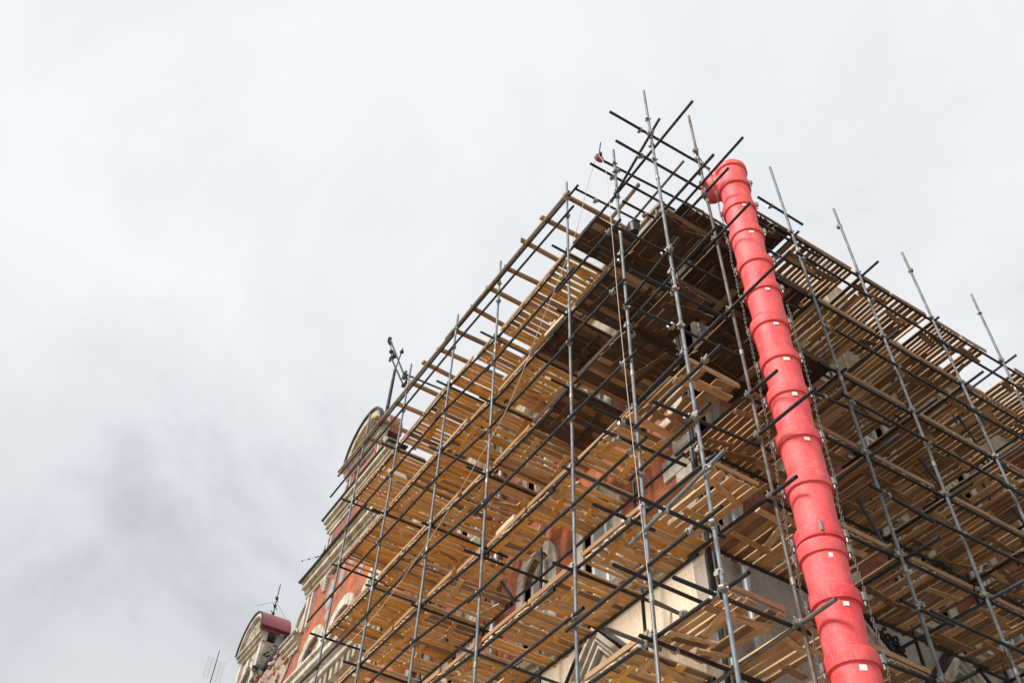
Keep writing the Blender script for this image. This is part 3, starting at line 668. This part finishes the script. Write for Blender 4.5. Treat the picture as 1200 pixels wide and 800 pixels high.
# chute-face ledgers and guards
for i, z in enumerate(LV):
    zz = z+.0
    tube('ledger', (9.6, 6.465, zz), (14.2, 6.465, zz+.01)); tube('ledger', (13.9, 6.47, zz-.05), (19.0, 6.47, zz))
    tube('ledger', (7.95, 7.73, zz-.01), (13.4, 7.73, zz)); tube('ledger', (13.2, 7.735, zz-.05), (19.0, 7.73, zz))
    g_ = z+(1.05 if i < 5 else .75)
    if i < 5:
        tube('guard_rail', (10.25+random.uniform(-.6,.2), 6.345, g_+random.uniform(-.08,.08)), (14.1, 6.345, g_)); tube('guard_rail', (13.5, 6.34, g_-.05), (18.9, 6.34, g_))
        for s, at in SR[1:]: coupler(s, at(g_)+Vector((0,-.03,0)), -1.57)
for (s, at), z in zip(SR[2:6], (18.55, 18.5, 18.6, 18.5)): coupler(s, at(z), random.uniform(0, 3))
for z in (17.6, 17.1, 16.3): coupler(SR[0][0], SR[0][1](z), 1)
for z in (18.0, 17.45, 16.5, 13.68, 12.74, 11.88, 10.1, 8.38, 7.5): coupler(SL[0][0], SL[0][1](z), 2)
for z in (17.9, 17.6, 16.7, 13.46, 10.8, 9.94): coupler(SL[1][0], SL[1][1](z), 2.4)
# blue-grey braces near the arched window and on the chute face
for a, b_ in [((6.9,12.75,11.95),(7.5,12.4,10.9)), ((6.95,15.05,12.0),(7.4,14.7,11.2)), ((10.6,7.2,11.2),(11.4,7.3,9.75)), ((12.8,7.2,13.1),(13.9,7.2,11.4)), ((15.3,7.2,13.1),(16.2,7.2,11.5)), ((14.6,7.1,15.0),(15.6,7.2,13.3))]:
    tube('brace', a, b_, 'blue')
# top rail of the long face: dark tube with a timber pole on it
tube('guard_rail', (6.5, 8.75, 18.76), (6.38, 13.95, 18.76)); tube('guard_rail', (6.40, 13.7, 18.72), (6.33, 20.4, 18.75))
tube('guard_rail', (6.44, 8.85, 18.05), (6.32, 13.95, 18.10)); tube('guard_rail', (6.33, 13.7, 18.05), (6.30, 20.6, 18.12))
tube('pole_rail', (6.44, 9.0, 18.80), (6.33, 14.2, 18.81), 'grey', .036); tube('pole_rail', (6.36, 14.0, 18.80), (6.28, 20.3, 18.81), 'grey', .036)
for s, at in SL[2:]: coupler(s, at(18.74), 3.0); coupler(s, at(18.08), 3.0)
tube('pole_rail', (7.45, 7.9, 18.5), (7.45, 8.85, 18.45), 'grey', .045)
tube('transom', (6.25, 16.46, 19.5), (8.5, 16.46, 19.62), 'blue')

# timber joists laid across the top rail
UN = []
def unit_plank(seed):
    rnd = random.Random(seed); me = bpy.data.meshes.new('plank')
    j = lambda a: rnd.uniform(-a, a)
    vs = []
    for x in (-.5, 0, .5):
        w = 1+j(.05); dz = j(.18) if x == 0 else 0; sk = j(.012)
        vs += [(x+sk, -.5*w, -.5+dz), (x-sk, .5*w, -.5+dz), (x-sk, .5*w, .5+dz), (x+sk, -.5*w, .5+dz)]
    fs = [(3,2,1,0), (8,9,10,11)]; mi = [1, 1]
    for k in (0, 4):
        for a in range(4): fs.append((k+a, k+(a+1) % 4, k+4+(a+1) % 4, k+4+a)); mi.append(1 if a in (1, 3) else 0)
    me.from_pydata(vs, [], fs); me.update()
    for p, q in zip(me.polygons, mi): p.material_index = q
    bm = bmesh.new(); bm.from_mesh(me); bmesh.ops.recalc_face_normals(bm, faces=bm.faces); bm.to_mesh(me); bm.free()
    return me
base_planks = [unit_plank(k) for k in range(6)]
PLK = {}
for tone in ('fresh_glow', 'tan', 'brown', 'dark', 'joist', 'sawn', 'edge'):
    PLK[tone] = []
    for me in base_planks:
        c = me.copy(); c.materials.append(M[tone]); c.materials.append(M['sawn'] if tone in ('fresh_glow', 'tan') else (M['tan'] if tone == 'brown' else M['brown'] if tone == 'dark' else M[tone])); PLK[tone].append(c)  # paler side faces paint in the sky light caught between boards
def plank(name, tone, c, l, w, th, rz, parent=None, rx=0, ry=0):
    o = bpy.data.objects.new(name, random.choice(PLK[tone])); COL.objects.link(o)
    o.parent = parent; o.location = Vector(c)-(world_loc(parent) if parent else Vector((0,0,0)))
    o.scale = (l, w, th); o.rotation_euler = (rx, ry, rz); return o
for k, y in enumerate((9.17, 9.91, 10.71, 11.52, 12.28, 13.07, 13.85, 14.62, 15.3, 16.1, 16.95, 17.8, 18.6)):
    x0 = 6.38-(.12 if y > 14 else 0)+random.uniform(-.12,.08)
    o = plank('timber_joist', 'joist', (x0+.95, y, 18.89), 1.9, .085, .085, random.uniform(-.05,.05), None, 0, random.uniform(-.015,.015))
    tag(o, f"brown timber joist across the top rail, {('nearest', 'second', 'third', 'fourth', 'fifth', 'sixth', 'seventh', 'eighth', 'ninth', 'tenth', 'eleventh', 'twelfth', 'thirteenth')[k]} from the corner", 'joist', 'timber joists across the top rail')

# ---------------- deck panels
ORD = ['sixth', 'fifth', 'fourth', 'third', 'second', 'topmost']
FACE = {'L': 'gable side', 'R': 'chute side'}
BAY = ['first', 'second', 'third', 'fourth', 'fifth', 'sixth']
TN = {'fresh_glow': 'orange', 'tan': 'tan', 'brown': 'weathered, shade-darkened brown', 'dark': 'dark'}
def plabel(face, i, j, tone, k, n):
    d = 'top deck' if i == 5 else f'{ORD[i]} deck down'
    return f'{TN[tone]} slatted panel, {d}, {FACE[face]}, {BAY[j]} bay from the corner' + ('' if n == 1 else ', nearer half' if k == 0 else ', farther half')
def panel(face, i, u0, u1, v0, v1, tone, label, dense=False, edge=True):
    """boards across from outer ledger (v0) to inner ledger (v1), battens beneath, edge board on the outer side"""
    z = LV[i]; u0 += .01; u1 -= .01
    W = lambda u, v, zz: (v, u, zz) if face == 'L' else (u, v, zz)
    pe = empty('deck_panel', W((u0+u1)/2, v0, z+.03), label, 'deck panel', f'{ORD[i]} deck panels on the {FACE[face]}')
    base = 0 if face == 'L' else math.pi/2
    sk = random.uniform(-.02, .02); zb = z+.028+.0135+random.uniform(0, .012)
    u = u0; D = v1-v0; mu = (u0+u1)/2
    other = {'fresh_glow': 'tan', 'tan': 'fresh_glow' if face == 'L' else 'brown', 'brown': 'tan', 'dark': 'dark'}[tone]
    gaps = (.003, .006, .010) if dense else ((.022, .030, .038, .05) if i == 5 else (.006, .012, .02, .026, .034, .05, .065))
    wide = (.10, .12, .14, .16) if dense else ((.07, .08, .09, .10, .12) if face == 'R' and i > 1 else (.075, .09, .10, .12, .14))
    while u < u1-.05:
        w = min(random.choice(wide), u1-u)
        r_ = random.random()
        if r_ > (.02 if dense else .065):
            a = v0+.02-random.uniform(0, .02); b_ = v1+random.uniform(-.03, .04)
            if r_ > .955 and not dense: b_ = a+(b_-a)*random.uniform(.45, .7)        # a short board
            rr_ = random.random(); tn = other if rr_ < .2 else ('brown' if rr_ < .34 and tone != 'brown' else tone)
            plank('plank', tn, W(u+w/2, (a+b_)/2, zb+random.uniform(0, .006)), b_-a, w, .024, base+sk+random.uniform(-.012,.012), pe)
        u += w+random.choice(gaps)
    zt = zb-.013-.0125
    if u1-u0 > .5:
        for fv in (.2+random.uniform(-.05,.08), .7+random.uniform(-.1,.1)):
            cu = mu+random.uniform(-.25,.25)*(u1-u0)
            for k in range(random.choice((1, 2, 2, 3))):
                ln = min(random.uniform(.38, .72), (u1-u0)*.9); hw_ = (u1-u0)/2-ln/2; cu = max(mu-hw_, min(mu+hw_, cu))
                plank('batten', other if random.random() < .35 else tone, W(cu, v0+D*fv, zt-.0005*k), ln, random.choice((.09, .10, .12)), .024, base+math.pi/2+random.uniform(-.30,.30), pe)
                cu += (ln*.95 if cu < mu else -ln*.95); fv += random.uniform(-.09, .09)
        if random.random() < .5:
            plank('batten', tone, W(mu+random.uniform(-.3,.3)*(u1-u0), v0+D*random.uniform(.38,.58), zt-.024), random.uniform(.35,.6), .10, .023, base+random.uniform(-.3,.3), pe)
    if edge:
        plank('edge_board', 'edge' if tone in ('fresh_glow', 'tan') else tone, W(mu, v0, zb+.012+.046+random.uniform(0,.03)), (u1-u0)*random.uniform(.9,1.04), random.uniform(.068,.09), .026, base+math.pi/2+random.uniform(-.006,.006), pe, math.pi/2, random.uniform(-.012,.012))
    return pe
def split(u0, u1, target=1.12):
    n = max(1, round((u1-u0)/target)); cuts = [u0]
    for k in range(1, n): cuts.append(u0+(u1-u0)*k/n+random.uniform(-.1,.1))
    return list(zip(cuts, cuts[1:]+[u1]))
baysL = [(7.70,9.09), (9.22,11.82), (11.95,13.80), (13.92,16.36), (16.48,18.9)]
for i, z in enumerate(LV):
    for j, (a, b_) in enumerate(baysL):
        if i == 0 and j > 2: continue
        if i == 1 and j > 3: continue
        if i == 5 and j == 0: a = 8.22
        sp_ = split(a, b_)
        for k_, (p, q) in enumerate(sp_):
            if i == 5: tone = 'dark' if p < 9.0 else 'fresh_glow'
            elif i == 4: tone = 'dark' if p < 10.5 and random.random() < .85 else 'fresh_glow'  # dark tone puts the shade under the top deck into the wood
            elif i == 3: tone = 'dark' if p < 9.8 else ('tan' if p < 12 else 'fresh_glow')
            else: tone = 'tan' if p < 12.5 or random.random() < .4 else 'fresh_glow'
            v0 = lx((p+q)/2)-.005
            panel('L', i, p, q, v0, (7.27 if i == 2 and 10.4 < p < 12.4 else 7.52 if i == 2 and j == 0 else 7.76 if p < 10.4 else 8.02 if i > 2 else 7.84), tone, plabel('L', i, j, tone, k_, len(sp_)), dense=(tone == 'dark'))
baysR = [(6.62,7.56), (7.76,9.92), (10.05,11.66), (11.82,13.80), (13.94,15.72), (16.2,18.4)]
for i, z in enumerate(LV):
    for j, (a, b_) in enumerate(baysR):
        if i == 0 and j > 2: continue
        if i == 1 and j > 3: continue
        if i == 5 and j == 0: continue
        if i == 5 and j == 5: a = 16.6
        sp_ = split(a, b_)
        for k_, (p, q) in enumerate(sp_):
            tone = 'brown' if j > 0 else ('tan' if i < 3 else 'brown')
            if i >= 4 and j < 2 or i == 3 and j < 2: tone = 'dark'  # shade of the blocked corner, set through the board colour
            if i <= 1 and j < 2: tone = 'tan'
            if i == 2 and j == 0: tone = 'brown'
            v0 = 6.465
            if i == 5 and p < 8.6: v0 = 7.05
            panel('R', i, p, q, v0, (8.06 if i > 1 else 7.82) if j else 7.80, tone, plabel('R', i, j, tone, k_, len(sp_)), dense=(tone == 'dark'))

# ================================================================ RUBBISH CHUTE
CX, CY = 8.12, 6.10
def cxo(z):
    ks = [(6.0,-.13), (7.1,-.12), (8.7,-.15), (9.5,-.10), (10.4,-.06), (11.5,-.02), (17.5,0)]
    if z <= ks[0][0]: return ks[0][1]
    for (a, p), (b_, q) in zip(ks, ks[1:]):
        if z <= b_: return p+(q-p)*(z-a)/(b_-a)
    return 0
ch = empty('rubbish_chute', (CX, CY, 0.4), 'red plastic rubbish chute of nested barrels hanging down the scaffold', 'chute')
P = .79
tops = [16.60, 15.86, 15.04, 14.21, 13.50, 12.68, 11.90, 11.17, 10.33, 9.51, 8.68, 8.47, 7.81, 7.05]
while tops[-1] > 1.9: tops.append(tops[-1]-P)
prof = [(.245,-.93), (.2645,-.20), (.265,-.172), (.293,-.178), (.2965,-.170), (.2965,-.008), (.291,.0), (.290,.0), (.286,-.01), (.284,-.15), (.254,-.20), (.235,-.93), (.245,-.93)]
_b = MB().rev((0,0,0), prof, 48).build('barrel', M['red'], angle=28); BMESH = _b.data; bpy.data.objects.remove(_b)
hk = MB().box((0,0,0), (.05,.05,.10)).tube((0,0,.05), (0,0,-.12), .012, 8); 
_h = hk.build('hook', M['coupler']); HM = _h.data; bpy.data.objects.remove(_h)
view = Vector((CX, CY, 0)).normalized(); side = Vector((view.y, -view.x, 0))
for k, zt in enumerate(tops):
    o = bpy.data.objects.new('barrel', BMESH); COL.objects.link(o); o.parent = ch
    jx, jy = cxo(zt)+random.uniform(-.014,.014), random.uniform(-.016,.016)
    o.location = (jx, jy, zt-.4); o.rotation_euler = (random.uniform(-.025,.025), random.uniform(-.025,.025), random.uniform(0, 6.28))
    pc = Vector((CX+jx, CY+jy, zt))
    for sg in (-1, 1):
        h = bpy.data.objects.new('hook', HM); COL.objects.link(h); h.parent = ch
        d = side*sg*.312-view*.06; h.location = pc+d+Vector((0,0,-.09))-world_loc(ch)
    # sticker
    if k >= 1 and random.random() < .85:
        ang = .42+random.uniform(-.06,.06); d = -view*math.cos(ang)+side*math.sin(ang)
        r_ = .2685; cpos = pc+d*r_+Vector((0,0,-.245)); tz = Vector((0,0,1)); tx = tz.cross(d).normalized()
        w, h_ = random.uniform(.034,.046), random.uniform(.024,.034); mb = MB(); vs = []
        for q in range(5):
            a_ = ang+(-1+q/2)*w/r_; dd = -view*math.cos(a_)+side*math.sin(a_)
            for zz in (-h_, h_): vs.append(pc+dd*(r_+.004+(.035*(zz-(-h_))*.9))+Vector((0,0,-.25+zz)))
        mb.add(vs, [(q*2, q*2+2, q*2+3, q*2+1) for q in range(4)]); mb.build('sticker', M['sticker'], ch)
# latch on the doubled collar low down
MB().box(Vector((CX-.15, CY, 8.60))-view*.302+side*.07, (.03,.03,.13)).build('latch', M['coupler'], ch)
# hopper: intake turned to the deck
q = Vector((-.25, .75, .62)).normalized().to_track_quat('Z', 'Y')
MB().rev((CX, CY, 16.68), [(.262,-.28), (.268,.25), (.27,.30), (.300,.305), (.303,.315), (.303,.42), (.295,.425), (.262,.42), (.25,.30), (.25,-.25)], 48).build('top_barrel', M['red'], ch)
MB().rev(Vector((CX, CY, 16.62))+Vector((-.05,.10,.06)), [(.18,-.12), (.225,.05), (.255,.25), (.275,.34), (.28,.35), (.28,.41), (.265,.41), (.24,.25), (.21,.05)], 40, q).build('hopper', M['red'], ch)
# chains either side
def chain(path, name='chain'):
    mb = MB(); d = 0; step = .046; k = 0
    for a, b_ in zip(path[:-1], path[1:]):
        a, b_ = Vector(a), Vector(b_); ln = (b_-a).length; n = max(1, int(ln/step)); dr = (b_-a).normalized()
        for i in range(n):
            c = a+dr*step*(i+.5); x = dr.orthogonal().normalized(); y = dr.cross(x); w = x if k % 2 else y; k += 1
            pts = [c+dr*(.029*math.cos(t_))+w*(.014*math.sin(t_)) for t_ in [2*math.pi*j/8 for j in range(9)]]
            mb.poly(pts, 4, .0055)
    return mb.build(name, M['chain'], ch)
for sg, ztop in ((-1, 16.95), (1, 13.0)):
    path = []; z = ztop; k = 0
    while z > 6.0:
        bow = .02 if k % 2 else .0
        path.append(Vector((CX+cxo(z), CY, z))+side*sg*(.325+bow)-view*(.10+(.06 if sg < 0 else -.06))+Vector((random.uniform(-.008,.008), random.uniform(-.008,.008), 0))); z -= P/2; k += 1
    chain(path)
chain([(7.72,6.42,17.75), Vector((CX, CY, 16.95))-side*.325-view*.16])

# ================================================================ small things
def rope(name, pts, r, label):
    # smooth through the points
    out = []
    pts = [Vector(p) for p in pts]
    for k in range(len(pts)-1):
        p0, p1, p2, p3 = pts[max(k-1, 0)], pts[k], pts[k+1], pts[min(k+2, len(pts)-1)]
        for j in range(6):
            t_ = j/6; out.append(.5*((2*p1)+(-p0+p2)*t_+(2*p0-5*p1+4*p2-p3)*t_*t_+(-p0+3*p1-3*p2+p3)*t_**3))
    out.append(pts[-1])
    return tag(MB().poly(out, 6, r).build(name, M['rope']), label, 'rope')
rope('rope', [(6.10,7.62,17.80), (6.13,7.97,17.29), (6.17,8.52,16.23), (6.17,9.62,14.85), (6.17,10.7,13.58), (6.17,12.06,12.85), (6.17,13.51,12.24), (6.17,15.89,11.71), (6.17,19.15,11.89), (6.25,22.0,12.4)], .0055, 'long white rope sagging from the pulley across the deck side')
rope('rope', [(6.06,7.45,17.75), (5.96,7.15,16.68), (5.99,7.15,14.55), (6.0,7.15,12.97), (6.04,7.15,10.76), (6.09,7.15,9.01), (6.11,7.15,8.25), (6.14,7.15,6.67), (6.14,7.15,1.2)], .0050, 'white rope hanging straight down from the pulley near the corner')
pu = empty('pulley', (6.12, 7.58, 17.78), 'small faded pink pulley wheel on the end of a tube', 'pulley')
MB().rev((6.12,7.52,17.78), [(.02,-.045), (.075,-.045), (.10,-.03), (.075,-.01), (.075,.01), (.10,.03), (.075,.045), (.02,.045)], 20, Quaternion((1,0,0), math.pi/2)).build('wheel', M['pulleym'], pu)
MB().box((6.12,7.52,17.86), (.05,.16,.10)).tube((6.12,7.52,17.84), (6.05,7.35,18.08), .012, 6).build('bracket', M['iron'], pu)
bk = empty('bucket', (7.25, 7.95, 16.8), 'black rubber bucket tied among the tubes beside the topmost deck', 'bucket')
MB().rev((7.25,7.98,16.70), [(.0,0), (.09,0), (.118,.22), (.127,.225), (.127,.24), (.112,.24), (.085,.02), (0,.02)], 24).build('body', M['bucketm'], bk)
MB().poly([Vector((7.25+.12*math.cos(a), 7.98, 16.93+.10*math.sin(a))) for a in [math.pi*k/12 for k in range(13)]], 6, .008).build('handle', M['iron'], bk)
for (x, y, z, l, rz, lab) in ((6.62,9.75,15.26,.75,1.6,'short bright offcut standing on edge beside the dark deck boards'), (6.60,11.3,11.46,.6,1.55,'pale offcut on edge above the arched window opening')):
    tag(plank('timber_offcut', 'sawn', (x, y, z), l, .12, .05, rz, None, math.pi/2), lab, 'offcut')
